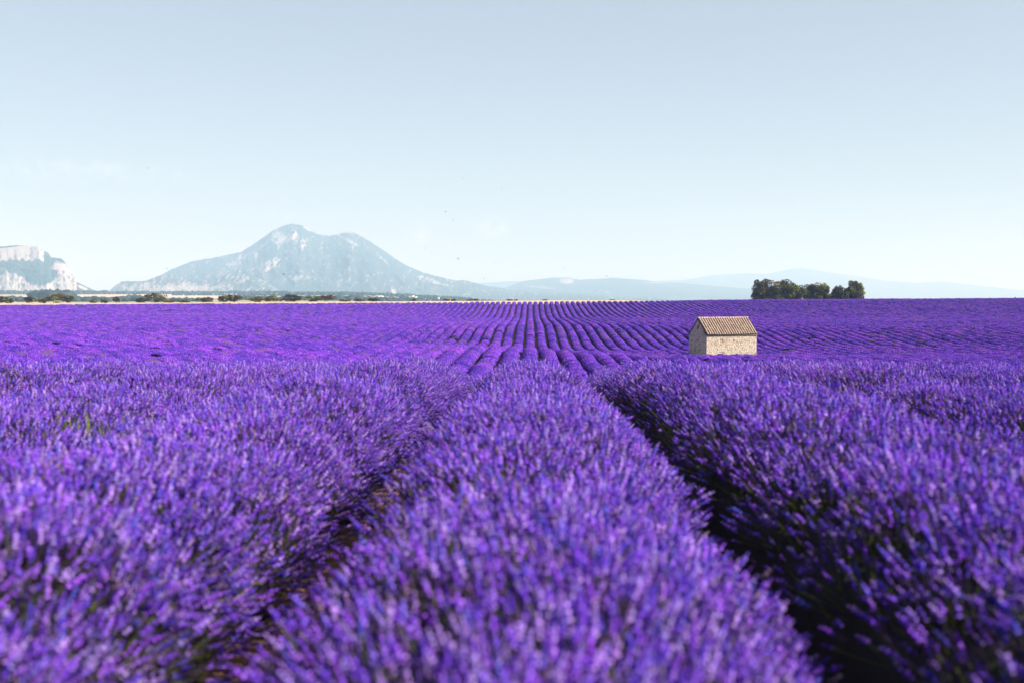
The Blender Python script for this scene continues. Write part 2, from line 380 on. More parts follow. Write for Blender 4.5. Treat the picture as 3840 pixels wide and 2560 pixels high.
def mountain(name, key, D, depth, back, ncol, nrow, label, seed, rough, expo=1.25, parentless=True):
    rp = np.array(RIDGE[key], float)
    pxs = np.linspace(rp[0, 0], rp[-1, 0], ncol)
    py = np.interp(pxs, rp[:, 0], rp[:, 1]) + rough * fbm2(pxs / 7, pxs * 0, seed + 3, 4, 0.6)
    dirs = np.array([ray(a, b) for a, b in zip(pxs, py)])
    tx = dirs[:, 0] / dirs[:, 1]; tz = dirs[:, 2] / dirs[:, 1]
    s = np.concatenate([np.linspace(0, 1, nrow), 1 + np.linspace(0, 1, 12)[1:] * back / depth])   # 0 = foot, 1 = ridge
    S, TX = np.meshgrid(s, tx); TZ = np.broadcast_to(tz[:, None], S.shape); PX = np.broadcast_to(pxs[:, None], S.shape)
    warp = 0.07 * depth * fbm2(PX / 60, S * 1.5, seed + 1, 4) * np.sin(np.pi * np.clip(S, 0, 1))
    Dr = D + 0.03 * depth * fbm2(PX / 90, PX * 0, seed + 2, 3)
    Yw = Dr - (1 - S) * depth + warp
    top = EYE + TZ * Dr; foot = -25.0
    fl = np.where(S <= 1, np.clip(S, 0, 1) ** expo, 1 - 0.9 * ((S - 1) * depth / back) ** 1.2)
    if key == 'cliff':   # two rock walls with a wooded terrace between them
        fl = np.where(S <= 1, np.interp(S, [0, .10, .30, .42, .80, .88, .93, 1], [0, .05, .16, .46, .70, .74, .95, 1.0]), fl)
    gully = fbm2(PX / 70 + S * 2.2, S * 4.5, seed + 7, 6, 0.6)
    env = np.clip(np.sin(np.pi * np.clip(S, 0, 1) ** 0.9), 0, 1)
    H = np.maximum(top - foot, 5)
    Z = foot + H * np.clip(fl + env * ((0.07 if key == 'peak' else 0.13) * gully - 0.02), -0.02, 1.0)
    # never poke above the skyline
    X = TX * Yw
    cap = EYE + TZ * Yw
    Z = np.where(S < 1, np.minimum(Z, foot + (cap - foot) * np.where(S > 0.985, 1.0, 0.997)), Z)
    ppx, ppy = to_px(X, Yw, Z)
    rk = rock_zone(key, ppx, ppy, seed + 40)
    fv = 0.8 + 0.5 * fbm2(ppx / 6, ppy / 5, seed + 9, 4)
    pink = sstep(-0.1, 0.5, fbm2(ppx / 15, ppy / 25, seed + 12, 3))[..., None]
    base = (FOREST * (1 - 0.25 * 0) + (SCRUB - FOREST) * sstep(0.1, 0.6, fbm2(ppx / 40, ppy / 18, seed + 10, 4))[..., None] * 0.5) * fv[..., None]
    col = base * (1 - rk[..., None]) + (ROCK * (1 - pink) + ROCKP * pink) * (0.85 + 0.2 * fv[..., None] * 0.6) * rk[..., None]
    nr = len(s)
    V = np.stack([X, Yw, Z], -1).reshape(-1, 3)
    a = (np.arange(ncol - 1)[:, None] * nr + np.arange(nr - 1)[None]).ravel()
    me = mesh_np(name, V, np.stack([a, a + nr, a + nr + 1, a + 1], -1), np.full(len(a), 4), M['mountain'], np.clip(col.reshape(-1, 3), 0, 1), True)
    o = obj(name, me)
    tag(o, label, 'mountain', kind='structure')
    return o
mountain('cliff_mountain', 'cliff', 6500, 1100, 1500, 400, 130, 'steep pale limestone cliff rising at the left edge of the plain', 1, 1.5)
mountain('rocky_foothill', 'spur', 7600, 1500, 900, 320, 90, 'low rocky foothill scattered with white outcrops before the twin peak', 2, 1.6, 0.8)
mountain('twin_peak_mountain', 'peak', 10500, 3300, 3000, 640, 160, 'tall twin peaked blue mountain with white rock faces', 3, 2.4, 1.1)
mountain('wooded_ridge', 'ridge_a', 14500, 3500, 2500, 160, 30, 'low blue wooded ridge right of the twin peak', 4, 0.8, 0.9)
mountain('faint_ridge', 'ridge_c', 21000, 3000, 2500, 120, 16, 'faintest pale ridge showing between twin peak and wooded ridge', 6, 0.6, 0.9)
mountain('hazy_ridge', 'ridge_b', 24000, 5000, 3000, 160, 24, 'pale hazy ridge behind the tree clump on the right', 5, 0.8, 0.9)

# ------------------------------------------------------------------ haze
hz = MB(); hz.box(-30000, 30000, -1500, 40000, -150, 820)
mh, nt, N, L, out = new_mat('haze_air')
pv = N.new('ShaderNodeVolumePrincipled')
pv.inputs['Color'].default_value = (0.31, 0.50, 0.725, 1)
pv.inputs['Absorption Color'].default_value = (0.54, 0.37, 0.20, 1)
pv.inputs['Density'].default_value = 1.45e-4
pv.inputs['Anisotropy'].default_value = 0.0
L.new(pv.outputs[0], out.inputs['Volume'])
HAZE = tag(hz.build('haze', mh), kind='stuff')

# ------------------------------------------------------------------ the stone hut
HUT = at(2649, 1335, 141.0)
HA = R(24.5); HL, HW = 7.45, 4.0
hut_ax = np.array([math.cos(HA), math.sin(HA)]); hut_ay = np.array([-math.sin(HA), math.cos(HA)])
HX, HY = HUT.x, 141.0
HZ = float(ground_z(HX + 2, HY + 3)) - 0.35
EAVE = -3.07 - HZ + 0.02
RISE = 1.90
def in_hut(X, Y, m=0.45):
    u = (X - HX) * hut_ax[0] + (Y - HY) * hut_ax[1]; v = (X - HX) * hut_ay[0] + (Y - HY) * hut_ay[1]
    return (u > -m) & (u < HL + m) & (v > -m) & (v < HW + m)

# ------------------------------------------------------------------ lavender: flower prototypes (kept out of the scene, used as shared pieces)
def flower_cols(n, r):
    base = np.array([(0.23, 0.075, 0.66), (0.17, 0.075, 0.68), (0.28, 0.11, 0.76), (0.13, 0.04, 0.42), (0.20, 0.06, 0.55), (0.44, 0.28, 0.92), (0.17, 0.11, 0.13), (0.36, 0.22, 0.56), (0.30, 0.16, 0.62), (0.15, 0.12, 0.76)])
    p = np.array([.18, .16, .15, .09, .09, .11, .04, .07, .06, .05])
    return base[r.choice(len(base), n, p=p)] * r.uniform(0.8, 1.15, (n, 1))
def stalk(mb, r, base, d, length, head, rad, colr, sides=5, stem=True):
    d = d / np.linalg.norm(d); u = np.cross(d, (0.3, 1, 0.2)); u /= np.linalg.norm(u); w = np.cross(d, u)
    top = base + d * (length - head)
    if stem:
        sc = np.array([(0.16, 0.19, 0.04), (0.085, 0.055, 0.12), (0.11, 0.07, 0.16), (0.07, 0.05, 0.09)])[r.integers(4)]
        V = [p + (u * math.cos(a) + w * math.sin(a)) * q for p, q in ((base, 0.0022), (top + d * 0.01, 0.0016)) for a in (0, 2.09, 4.19)]
        mb.add(V, [(0, 1, 4, 3), (1, 2, 5, 4), (2, 0, 3, 5)], sc)
    nw = max(3, int(head / 0.0135)); V = []; C = []
    ph = r.uniform(0, 6)
    for k in range(2 * nw):
        t = k / (2 * nw - 1)
        env = (0.55 + 0.55 * math.sin(math.pi * min(1, t * 1.05 + 0.12))) * (1 - 0.55 * t * t)
        fat = (k % 2 == 0)
        rr = rad * env * (1.12 if fat else 0.36) * r.uniform(0.8, 1.2)
        ph += 0.6 + r.uniform(0, .4)
        for j in range(sides):
            a = ph + 2 * math.pi * j / sides
            V.append(top + d * (head * t + (rr * 0.35 if fat else 0)) + (u * math.cos(a) + w * math.sin(a)) * rr * (r.uniform(.6, 1.45) if fat else 1.0))
            m_ = r.choice([.5, 1.35, 1.75], p=[.22, .43, .35]) if fat else 0.42
            cc = np.minimum(colr * m_ * (1, .9, 1.08), (.58, .45, .97))
            C.append(cc * .72 + np.array((.58, .46, .96)) * .28 if m_ > 1.5 else cc)   # open pale lilac florets, also painted as sunlit highlights, among the darker calyces
    Fc = [(k * sides + j, k * sides + (j + 1) % sides, (k + 1) * sides + (j + 1) % sides, (k + 1) * sides + j) for k in range(2 * nw - 1) for j in range(sides)]
    V.append(top + d * head * 1.06); C.append(np.minimum(colr * 1.5, (.5, .36, .95)))
    Fc += [((2 * nw - 1) * sides + j, (2 * nw - 1) * sides + (j + 1) % sides, len(V) - 1) for j in range(sides)]
    mb.add(V, Fc, np.array(C))
PROTO = {'near': [], 'mid': [], 'far': []}
for k in range(9):
    r = np.random.default_rng(100 + k); mb = MB()
    n = 7; cs = flower_cols(n, r)
    for q in range(n):
        a = r.uniform(0, 6.28); rad = 0.085 * math.sqrt(r.uniform())
        base = np.array([rad * math.cos(a) * .5, rad * math.sin(a) * .5, 0])
        d = np.array([rad * math.cos(a) * 1.3 + r.normal(0, .07), rad * math.sin(a) * 1.3 + r.normal(0, .07), 0.27])
        stalk(mb, r, base, d, r.uniform(.20, .34), r.uniform(.036, .068), r.uniform(.0072, .0098), cs[q])
    for q in range(5):   # narrow grey-green leaves
        a = r.uniform(0, 6.28); o_ = np.array([r.normal(0, .03), r.normal(0, .03), 0.0]); e = np.array([math.cos(a), math.sin(a), 0])
        tip = o_ + e * .05 + np.array([0, 0, r.uniform(.09, .16)]); sd = np.array([-e[1], e[0], 0]) * .004
        mb.add([o_ - sd, o_ + sd, tip], [(0, 1, 2)], (0.07, 0.09, 0.035) if q else (0.22, 0.26, 0.04))
    PROTO['near'].append(bpy.data.objects.new('spike_bunch', mb.mesh('spike_bunch', M['flower'])))
SINGLES = []
for k in range(8):
    r = np.random.default_rng(300 + k); mb = MB()
    stalk(mb, r, np.zeros(3), np.array([r.normal(0, .05), r.normal(0, .05), 1.0]), r.uniform(.24, .30), r.uniform(.05, .075), r.uniform(.0075, .0100), flower_cols(1, r)[0])
    SINGLES.append(mb.mesh('flower_spike', M['flower']))

RW, RZ0, RZ1 = 0.80, 0.30, 0.62       # row half width, height of its widest line, crown above it
def envelope(phi, shrink=0.0, ex=0.82):
    """cross-section of a row: x, z for phi = 0 at the crown, +-pi/2 at the flanks"""
    c = np.cos(phi); x = (RW - shrink) * np.sin(phi); z = RZ0 + (RZ1 - shrink) * np.sign(c) * np.abs(c) ** ex
    return x, z
PHI = 1.75
def pieces(r, n, length, rad, h, jitter):
    """spiky flower tufts over the dome of a row, for rows seen from afar"""
    phi = np.clip(r.normal(0.06, .72, n), -1.4, 1.5); y = r.uniform(-length / 2, length / 2, n)
    x, z = envelope(phi, 0.10, 0.6); z = np.maximum(z, 0.08)
    swell = 1 + 0.05 * np.cos(y / length * 2 * math.pi)
    P = np.stack([x * swell, y, z * (0.97 + 0.03 * swell)], -1) + r.normal(0, jitter, (n, 3)) * (1, 1, 1)
    d = np.stack([np.sin(phi) * 0.9 + r.normal(0, .22, n), r.normal(0, .25, n), np.maximum(np.cos(phi), -.1) + 0.35], -1)
    d /= np.linalg.norm(d, axis=1)[:, None]
    u = np.cross(d, (0.1, 1, 0.2)); u /= np.linalg.norm(u, axis=1)[:, None]; w = np.cross(d, u)
    a0 = r.uniform(0, 6.28, n); V = [P]
    rr = rad * r.uniform(.7, 1.3, n); hh = h * r.uniform(.7, 1.35, n) * np.where(r.uniform(0, 1, n) < .12, 1.5, 1)
    sq = r.uniform(0, 1, n) < .68      # most are broad low tufts, the rest stand up as spikes
    rr = np.where(sq, rr * 2.0, rr); hh = np.where(sq, hh * .5, hh)
    P = P + d * np.where(sq, .045, 0)[:, None]
    for k in range(4):
        a = a0 + k * math.pi / 2
        V.append(P + d * (hh * .55)[:, None] + (u * np.cos(a)[:, None] + w * np.sin(a)[:, None]) * rr[:, None])
    V.append(P + d * hh[:, None])
    V = np.stack(V, 1).reshape(-1, 3)
    b = np.arange(n)[:, None, None] * 6
    f = np.array([[0, 2, 1], [0, 3, 2], [0, 4, 3], [0, 1, 4], [5, 1, 2], [5, 2, 3], [5, 3, 4], [5, 4, 1]])[None] + b
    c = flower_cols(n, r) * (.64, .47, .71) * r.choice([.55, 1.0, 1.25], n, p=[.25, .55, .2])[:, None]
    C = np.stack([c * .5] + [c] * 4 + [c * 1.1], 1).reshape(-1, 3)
    return V, f.reshape(-1), np.full(n * 8, 3), C
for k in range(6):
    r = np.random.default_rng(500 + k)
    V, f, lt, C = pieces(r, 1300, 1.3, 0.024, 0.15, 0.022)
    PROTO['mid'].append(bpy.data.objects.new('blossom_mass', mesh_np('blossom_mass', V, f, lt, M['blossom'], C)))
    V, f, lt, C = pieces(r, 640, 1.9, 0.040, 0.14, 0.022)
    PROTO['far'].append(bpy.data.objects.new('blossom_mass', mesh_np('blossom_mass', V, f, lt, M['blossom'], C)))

# one node group that sets the shared pieces on the points of a row
ng = bpy.data.node_groups.new('set_flowers', 'GeometryNodeTree')
ng.interface.new_socket('Geometry', in_out='INPUT', socket_type='NodeSocketGeometry')
ng.interface.new_socket('Geometry', in_out='OUTPUT', socket_type='NodeSocketGeometry')
gi = ng.nodes.new('NodeGroupInput'); go = ng.nodes.new('NodeGroupOutput')
m2p = ng.nodes.new('GeometryNodeMeshToPoints'); ng.links.new(gi.outputs[0], m2p.inputs['Mesh'])
jn = ng.nodes.new('GeometryNodeJoinGeometry')
def named(t, nm):
    n = ng.nodes.new('GeometryNodeInputNamedAttribute'); n.data_type = t; n.inputs['Name'].default_value = nm
    return n.outputs[0]
for ci, key in enumerate(('near', 'mid', 'far')):
    j = ng.nodes.new('GeometryNodeJoinGeometry')
    for o in PROTO[key]:
        oi = ng.nodes.new('GeometryNodeObjectInfo'); oi.inputs['Object'].default_value = o; oi.inputs['As Instance'].default_value = False
        g2i = ng.nodes.new('GeometryNodeGeometryToInstance')
        ng.links.new(oi.outputs['Geometry'], g2i.inputs[0]); ng.links.new(g2i.outputs[0], j.inputs[0])
    iop = ng.nodes.new('GeometryNodeInstanceOnPoints')
    cmp_ = ng.nodes.new('FunctionNodeCompare'); cmp_.data_type = 'INT'; cmp_.operation = 'EQUAL'
    ints = [s for s in cmp_.inputs if s.type == 'INT']
    ng.links.new(named('INT', 'cls'), ints[0]); ints[1].default_value = ci
    ng.links.new(m2p.outputs[0], iop.inputs['Points']); ng.links.new(cmp_.outputs[0], iop.inputs['Selection'])
    ng.links.new(j.outputs[0], iop.inputs['Instance']); iop.inputs['Pick Instance'].default_value = True
    ng.links.new(named('INT', 'var'), iop.inputs['Instance Index'])
    ng.links.new(named('FLOAT_VECTOR', 'rot'), iop.inputs['Rotation']); ng.links.new(named('FLOAT_VECTOR', 'scl'), iop.inputs['Scale'])
    ng.links.new(iop.outputs[0], jn.inputs[0])
ng.links.new(jn.outputs[0], go.inputs[0])

def euler_from(Mx):
    b = np.arcsin(np.clip(-Mx[:, 2, 0], -1, 1)); a = np.arctan2(Mx[:, 2, 1], Mx[:, 2, 2]); c = np.arctan2(Mx[:, 1, 0], Mx[:, 0, 0])
    return np.stack([a, b, c], -1)
def frames(d, spin):
    """matrices whose z axis is d, turned by spin about it"""
    d = d / np.linalg.norm(d, axis=1)[:, None]
    u = np.cross(np.broadcast_to((0.13, 1.0, 0.07), d.shape), d); u /= np.linalg.norm(u, axis=1)[:, None]; w = np.cross(d, u)
    c, s = np.cos(spin)[:, None], np.sin(spin)[:, None]
    return np.stack([u * c + w * s, -u * s + w * c, d], -1)

def point_object(name, P, rot, scl, cls, var, parent):
    me = bpy.data.meshes.new(name)
    me.vertices.add(len(P)); me.vertices.foreach_set('co', np.asarray(P, np.float32).ravel())
    for nm, t, v, k in (('rot', 'FLOAT_VECTOR', rot, 'vector'), ('scl', 'FLOAT_VECTOR', scl, 'vector'), ('cls', 'INT', cls, 'value'), ('var', 'INT', var, 'value')):
        a = me.attributes.new(nm, t, 'POINT')
        a.data.foreach_set(k, np.asarray(v, np.float32 if t != 'INT' else np.int32).ravel())
    me.materials.append(M['flower']); me.materials.append(M['blossom'])
    o = obj(name, me, parent)
    md = o.modifiers.new('flowers', 'NODES'); md.node_group = ng
    return o

SP = 1.8
NEAR_END = 28.0
BARE = [(-7, 186, 3.0), (-8, 190, 1.6), (-4, 176, 1.8), (4, 172, 1.6), (26, 190, 1.5), (-2, 96, 0.8), (31, 222, 1.5), (9, 205, 1.2), (3, 330, 1.5), (12, 320, 2.0), (-12, 158, 1.3)]
def row_shape(i, Y):
    """lateral offset, width and height factors of row i along Y"""
    off = 0.05 * vnoise1(Y / 9.0 + 500, 900 + i) + 0.02 * vnoise1(Y / 2.1 + 900, 1900 + i)
    w = np.interp(Y, [10, 20, 60, 420], [1, .93, .87, .79]) + 0.05 * vnoise1(Y / 1.15 + 300, 2900 + i) + 0.04 * vnoise1(Y / 5.0 + 300, 3900 + i)
    h = 1 + 0.07 * vnoise1(Y / 1.15 + 300, 4900 + i) + 0.05 * vnoise1(Y / 6.0 + 300, 5900 + i)
    dead = np.zeros_like(Y)
    r = np.random.default_rng(7000 + i)
    spots = [(y0, wd) for (k, y0, wd) in BARE if k == i] + [(y, r.uniform(.3, .8)) for y in r.uniform(80, 390, 9)]
    for y0, wd in spots: dead = np.maximum(dead, np.exp(-((Y - y0) / wd) ** 4))
    if i == -1:   # two thin places on the sunny flank, where the soil shows
        q = np.exp(-((Y - 6.3) / .45) ** 2) + .9 * np.exp(-((Y - 5.0) / .4) ** 2)
        off = off - .10 * q; w = w * (1 - .10 * q)
    nearf = 1 - sstep(22, 30, Y)
    if i == -1: off = off - .03 * nearf
    if abs(i) == 1: h = h * (1 + .08 * (1 - sstep(7, 13, Y)))
    if abs(i) >= 2: w = w * (1 + .10 * nearf)
    return off, w, h * (1 - 0.85 * dead), dead

ORD = ['', 'first', 'second', 'third', 'fourth', 'fifth', 'sixth', 'seventh', 'eighth', 'ninth', 'tenth', 'eleventh', 'twelfth', 'thirteenth', 'fourteenth', 'fifteenth', 'sixteenth', 'seventeenth', 'eighteenth', 'nineteenth', 'twentieth']
I0, I1 = -103, 108
for i in range(I0, I1 + 1):
    X0 = i * SP - 0.02
    r = np.random.default_rng(40000 + i)
    ystart = -3.0 if abs(i) <= 2 else max(-1.0, abs(X0) / 0.47 - 2.5 - 0.1 * abs(X0))
    yend = 388 + r.uniform(-1.2, 1.2) if X0 < 45 else 388 + min(60, (X0 - 45) * 1.2)
    if ystart > yend - 4: continue
    root = empty('lavender_row', (X0, max(ystart, 0.0), 0))
    X0r, Y0r = X0, max(ystart, 0.0)
    if i == 0: lab = 'blooming lavender row running straight away from the bottom centre'
    elif abs(i) <= 20:
        lab = '%s purple lavender row to the %s of the central row' % (ORD[abs(i)], 'left' if i < 0 else 'right')
        if i == 1: lab = 'first lavender row right of the central row, its near flank in black shade'
        if i == -1: lab = 'first lavender row left of the central row, filling the lower left corner'
    else:
        lab = 'purple lavender row among the closely packed outer rows on the %s' % ('left' if i < 0 else 'right')
    tag(root, lab, 'lavender row', 'parallel lavender rows, outer left' if i < -20 else 'parallel lavender rows, outer right' if i > 20 else 'parallel lavender rows, middle of the field')
    # ---- leafy mound under the flowers
    stp = [np.arange(ystart, min(28, yend), 0.35)] if ystart < 28 else []
    stp += [np.arange(max(28, ystart), 78, 2.0)] if ystart < 78 else []
    stp += [np.arange(max(78, ystart), yend, 0.9 if abs(i) < 45 else 1.3), [yend]]
    Y = np.concatenate(stp); off, w, h, dead = row_shape(i, Y)
    hutm = in_hut(X0 + off, Y, 0.7); h = np.where(hutm, 0.05, h)
    endf = np.where((Y < Y[0] + 0.4) | (Y > Y[-1] - 0.5), 0.55, 1.0)
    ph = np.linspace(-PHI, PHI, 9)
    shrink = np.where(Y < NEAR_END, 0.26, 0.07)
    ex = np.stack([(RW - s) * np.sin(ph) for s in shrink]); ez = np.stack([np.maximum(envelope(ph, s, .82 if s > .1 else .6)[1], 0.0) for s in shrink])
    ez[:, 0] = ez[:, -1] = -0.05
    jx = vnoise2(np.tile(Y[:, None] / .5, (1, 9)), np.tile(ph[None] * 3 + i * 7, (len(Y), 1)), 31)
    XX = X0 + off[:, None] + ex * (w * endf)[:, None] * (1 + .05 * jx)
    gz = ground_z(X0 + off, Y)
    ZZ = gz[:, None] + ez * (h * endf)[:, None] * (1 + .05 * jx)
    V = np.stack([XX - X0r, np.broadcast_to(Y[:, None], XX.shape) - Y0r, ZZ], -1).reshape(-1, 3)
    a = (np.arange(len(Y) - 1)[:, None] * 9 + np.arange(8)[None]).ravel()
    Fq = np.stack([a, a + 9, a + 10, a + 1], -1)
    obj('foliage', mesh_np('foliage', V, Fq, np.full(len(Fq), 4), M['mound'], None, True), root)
    # ---- flower points
    Ps, Rs, Ss, Cs, Vs = [], [], [], [], []
    if ystart < NEAR_END and abs(i) <= 8:
        L_ = NEAR_END - ystart; n = int(L_ * 2.6 * 225)
        y = r.uniform(ystart, NEAR_END, n); phi = r.uniform(-PHI, PHI, n)
        off, w, h, dead = row_shape(i, y)
        ex, ez = envelope(phi)
        lump = 1 + 0.07 * vnoise2(y / .35 + 50, phi * 2.2 + i * 5 + 60, 77) + r.normal(0, .025, n)
        # direction of the stalks: a fan, steeper than the surface normal, with drifts of lean
        lean = 0.16 * vnoise2(y / .7 + 20, phi * 1.5 + i * 3 + 40, 78)
        d = np.stack([np.sin(phi) * 0.85 + lean + r.normal(0, .10, n), r.normal(-.03, .14, n) + 0.18 * vnoise2(y / .6 + 9, phi * 1.5 + i + 30, 79), np.maximum(np.cos(phi), -.05) + 0.42], -1)
        d /= np.linalg.norm(d, axis=1)[:, None]
        tipp = np.stack([X0 + off + ex * w * lump, y, ground_z(X0 + off, y) + np.maximum(ez * h * lump, .06)], -1)
        sc = r.uniform(.82, 1.15, n)
        P = tipp - d * (0.27 * sc)[:, None]
        keep = r.uniform(0, 1, n) < np.interp(phi, [-1.4, -1.0, -.7, -.3, 1.05, 1.35, 1.65], [.02, .13, .42, 1, 1, .7, .2])  # sunless flank thinned so the near-black mound adds to its shade
        # small openings in the cover where stalks and leaves show
        keep &= (0.6 * vnoise2(y / .10 + 11, phi * 7.5 + i * 9 + 80, 80) + 0.5 * vnoise2(y / .27 + 31, phi * 3.1 + i * 9 + 20, 81) > -0.20) | (r.uniform(0, 1, n) < .10)
        tw = at(270, 1550, 7.8)   # the weed tuft keeps a small clearing
        keep &= ~((((tipp[:, 0] - tw.x) / .26) ** 2 + ((y - 7.75) / .22) ** 2 < 1) & (r.uniform(0, 1, n) < .9))
        Ps.append(P[keep]); Rs.append(euler_from(frames(d[keep], r.uniform(0, 6.28, keep.sum())))); Ss.append(np.repeat(sc[keep][:, None], 3, 1))
        Cs.append(np.zeros(keep.sum())); Vs.append(r.integers(0, 9, keep.sum()))
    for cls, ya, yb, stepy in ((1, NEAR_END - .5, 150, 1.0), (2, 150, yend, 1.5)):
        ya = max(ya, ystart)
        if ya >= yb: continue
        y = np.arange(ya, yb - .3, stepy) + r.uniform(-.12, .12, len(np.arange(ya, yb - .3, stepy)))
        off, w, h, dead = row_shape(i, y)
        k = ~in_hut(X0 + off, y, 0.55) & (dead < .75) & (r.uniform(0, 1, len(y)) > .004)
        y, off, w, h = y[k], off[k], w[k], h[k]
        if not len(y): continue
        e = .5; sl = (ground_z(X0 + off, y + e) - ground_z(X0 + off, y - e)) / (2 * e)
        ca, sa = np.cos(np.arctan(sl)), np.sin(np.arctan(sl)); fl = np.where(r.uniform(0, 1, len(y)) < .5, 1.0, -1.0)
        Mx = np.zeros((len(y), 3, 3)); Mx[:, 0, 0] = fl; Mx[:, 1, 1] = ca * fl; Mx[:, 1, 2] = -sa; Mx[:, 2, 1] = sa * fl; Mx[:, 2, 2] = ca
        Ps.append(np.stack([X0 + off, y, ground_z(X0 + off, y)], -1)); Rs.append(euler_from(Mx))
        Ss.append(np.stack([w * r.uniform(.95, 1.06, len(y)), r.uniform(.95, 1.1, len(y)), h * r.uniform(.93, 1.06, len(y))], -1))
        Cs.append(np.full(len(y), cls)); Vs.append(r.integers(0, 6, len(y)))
    P = np.concatenate(Ps) - (X0r, Y0r, 0)
    fs = point_object('flower_spikes', P, np.concatenate(Rs), np.concatenate(Ss), np.concatenate(Cs), np.concatenate(Vs), root)
    tag(fs, kind='stuff')
    if i == 0:   # the nearest spikes of the central row, one by one
        y = np.sort(r.uniform(2.05, 3.6, 300)); phi = r.uniform(-1.15, 1.15, 300)
        off, w, h, dead = row_shape(0, y); ex, ez = envelope(phi)
        for q in range(300):
            dd = Vector((math.sin(phi[q]) * .85 + r.normal(0, .1), r.normal(0, .13), math.cos(phi[q]) + .4)).normalized()
            tipp = Vector((X0 + off[q] + ex[q] * w[q] * 1.03, y[q], ez[q] * h[q] * 1.03))
            o = obj('flower_spike', SINGLES[q % 8], root)
            o.location = tipp - dd * .27 - Vector((X0r, Y0r, 0))
            o.rotation_euler = dd.to_track_quat('Z', 'Y').to_euler()

# ------------------------------------------------------------------ loose stones on the soil between the near rows
def ico():
    bm = bmesh.new(); bmesh.ops.create_icosphere(bm, subdivisions=1, radius=1)
    V = np.array([v.co[:] for v in bm.verts]); Fc = [tuple(v.index for v in f.verts) for f in bm.faces]; bm.free(); return V, Fc
IV, IF = ico()
mb = MB(); r = np.random.default_rng(61)
for q in range(900):
    gap = r.integers(-4, 4); x = (gap + .5) * SP + r.normal(0, .14); y = r.uniform(1.0, 22)
    s = r.uniform(.008, .035) * (1.6 if r.uniform() < .08 else 1)
    V = IV * (1 + r.normal(0, .14, (12, 1))) * s * (r.uniform(.8, 1.4), r.uniform(.8, 1.4), r.uniform(.5, .9)) + (x, y, float(ground_z(x, y)) + s * .3)
    mb.add(V, IF)
tag(mb.build('field_stones', M['stone']), 'pale stones scattered on the soil between the near rows', 'stones', kind='stuff')

# ------------------------------------------------------------------ yellow-green tufts growing through the lavender
for k, (px, py, Y, zt, lab) in enumerate(((270, 1550, 7.8, .86, 'yellow green tuft of weeds in the lavender at the left'),)):
    r = np.random.default_rng(640 + k); p = at(px, py, Y); x = p.x; gz = float(ground_z(x, Y)); t_ = empty('weed_tuft', (x, Y, gz)); tag(t_, lab, 'weed')
    mb = MB(); n = 80; sp_ = .17
    for q in range(n):
        bx, by = r.normal(0, sp_), r.normal(0, .10); ln = zt + r.uniform(-.10, .02); a = r.uniform(0, 6.28); e = np.array([math.cos(a), math.sin(a), 0]); sd = np.array([-e[1], e[0], 0]) * r.uniform(.003, .0055)
        b0 = np.array([bx, by, ln - .20]); m_ = b0 + e * .03 + (0, 0, .11); t2 = b0 + e * r.uniform(.05, .10) + (0, 0, r.uniform(.17, .22))
        mb.add([b0 - sd, b0 + sd, m_ - sd, m_ + sd, t2], [(0, 1, 3, 2), (2, 3, 4)], np.array((.17, .20, .03)) * r.uniform(.4, 1.1))
    mb.build('blades', M['leaf'], t_)['kind'] = 'stuff'

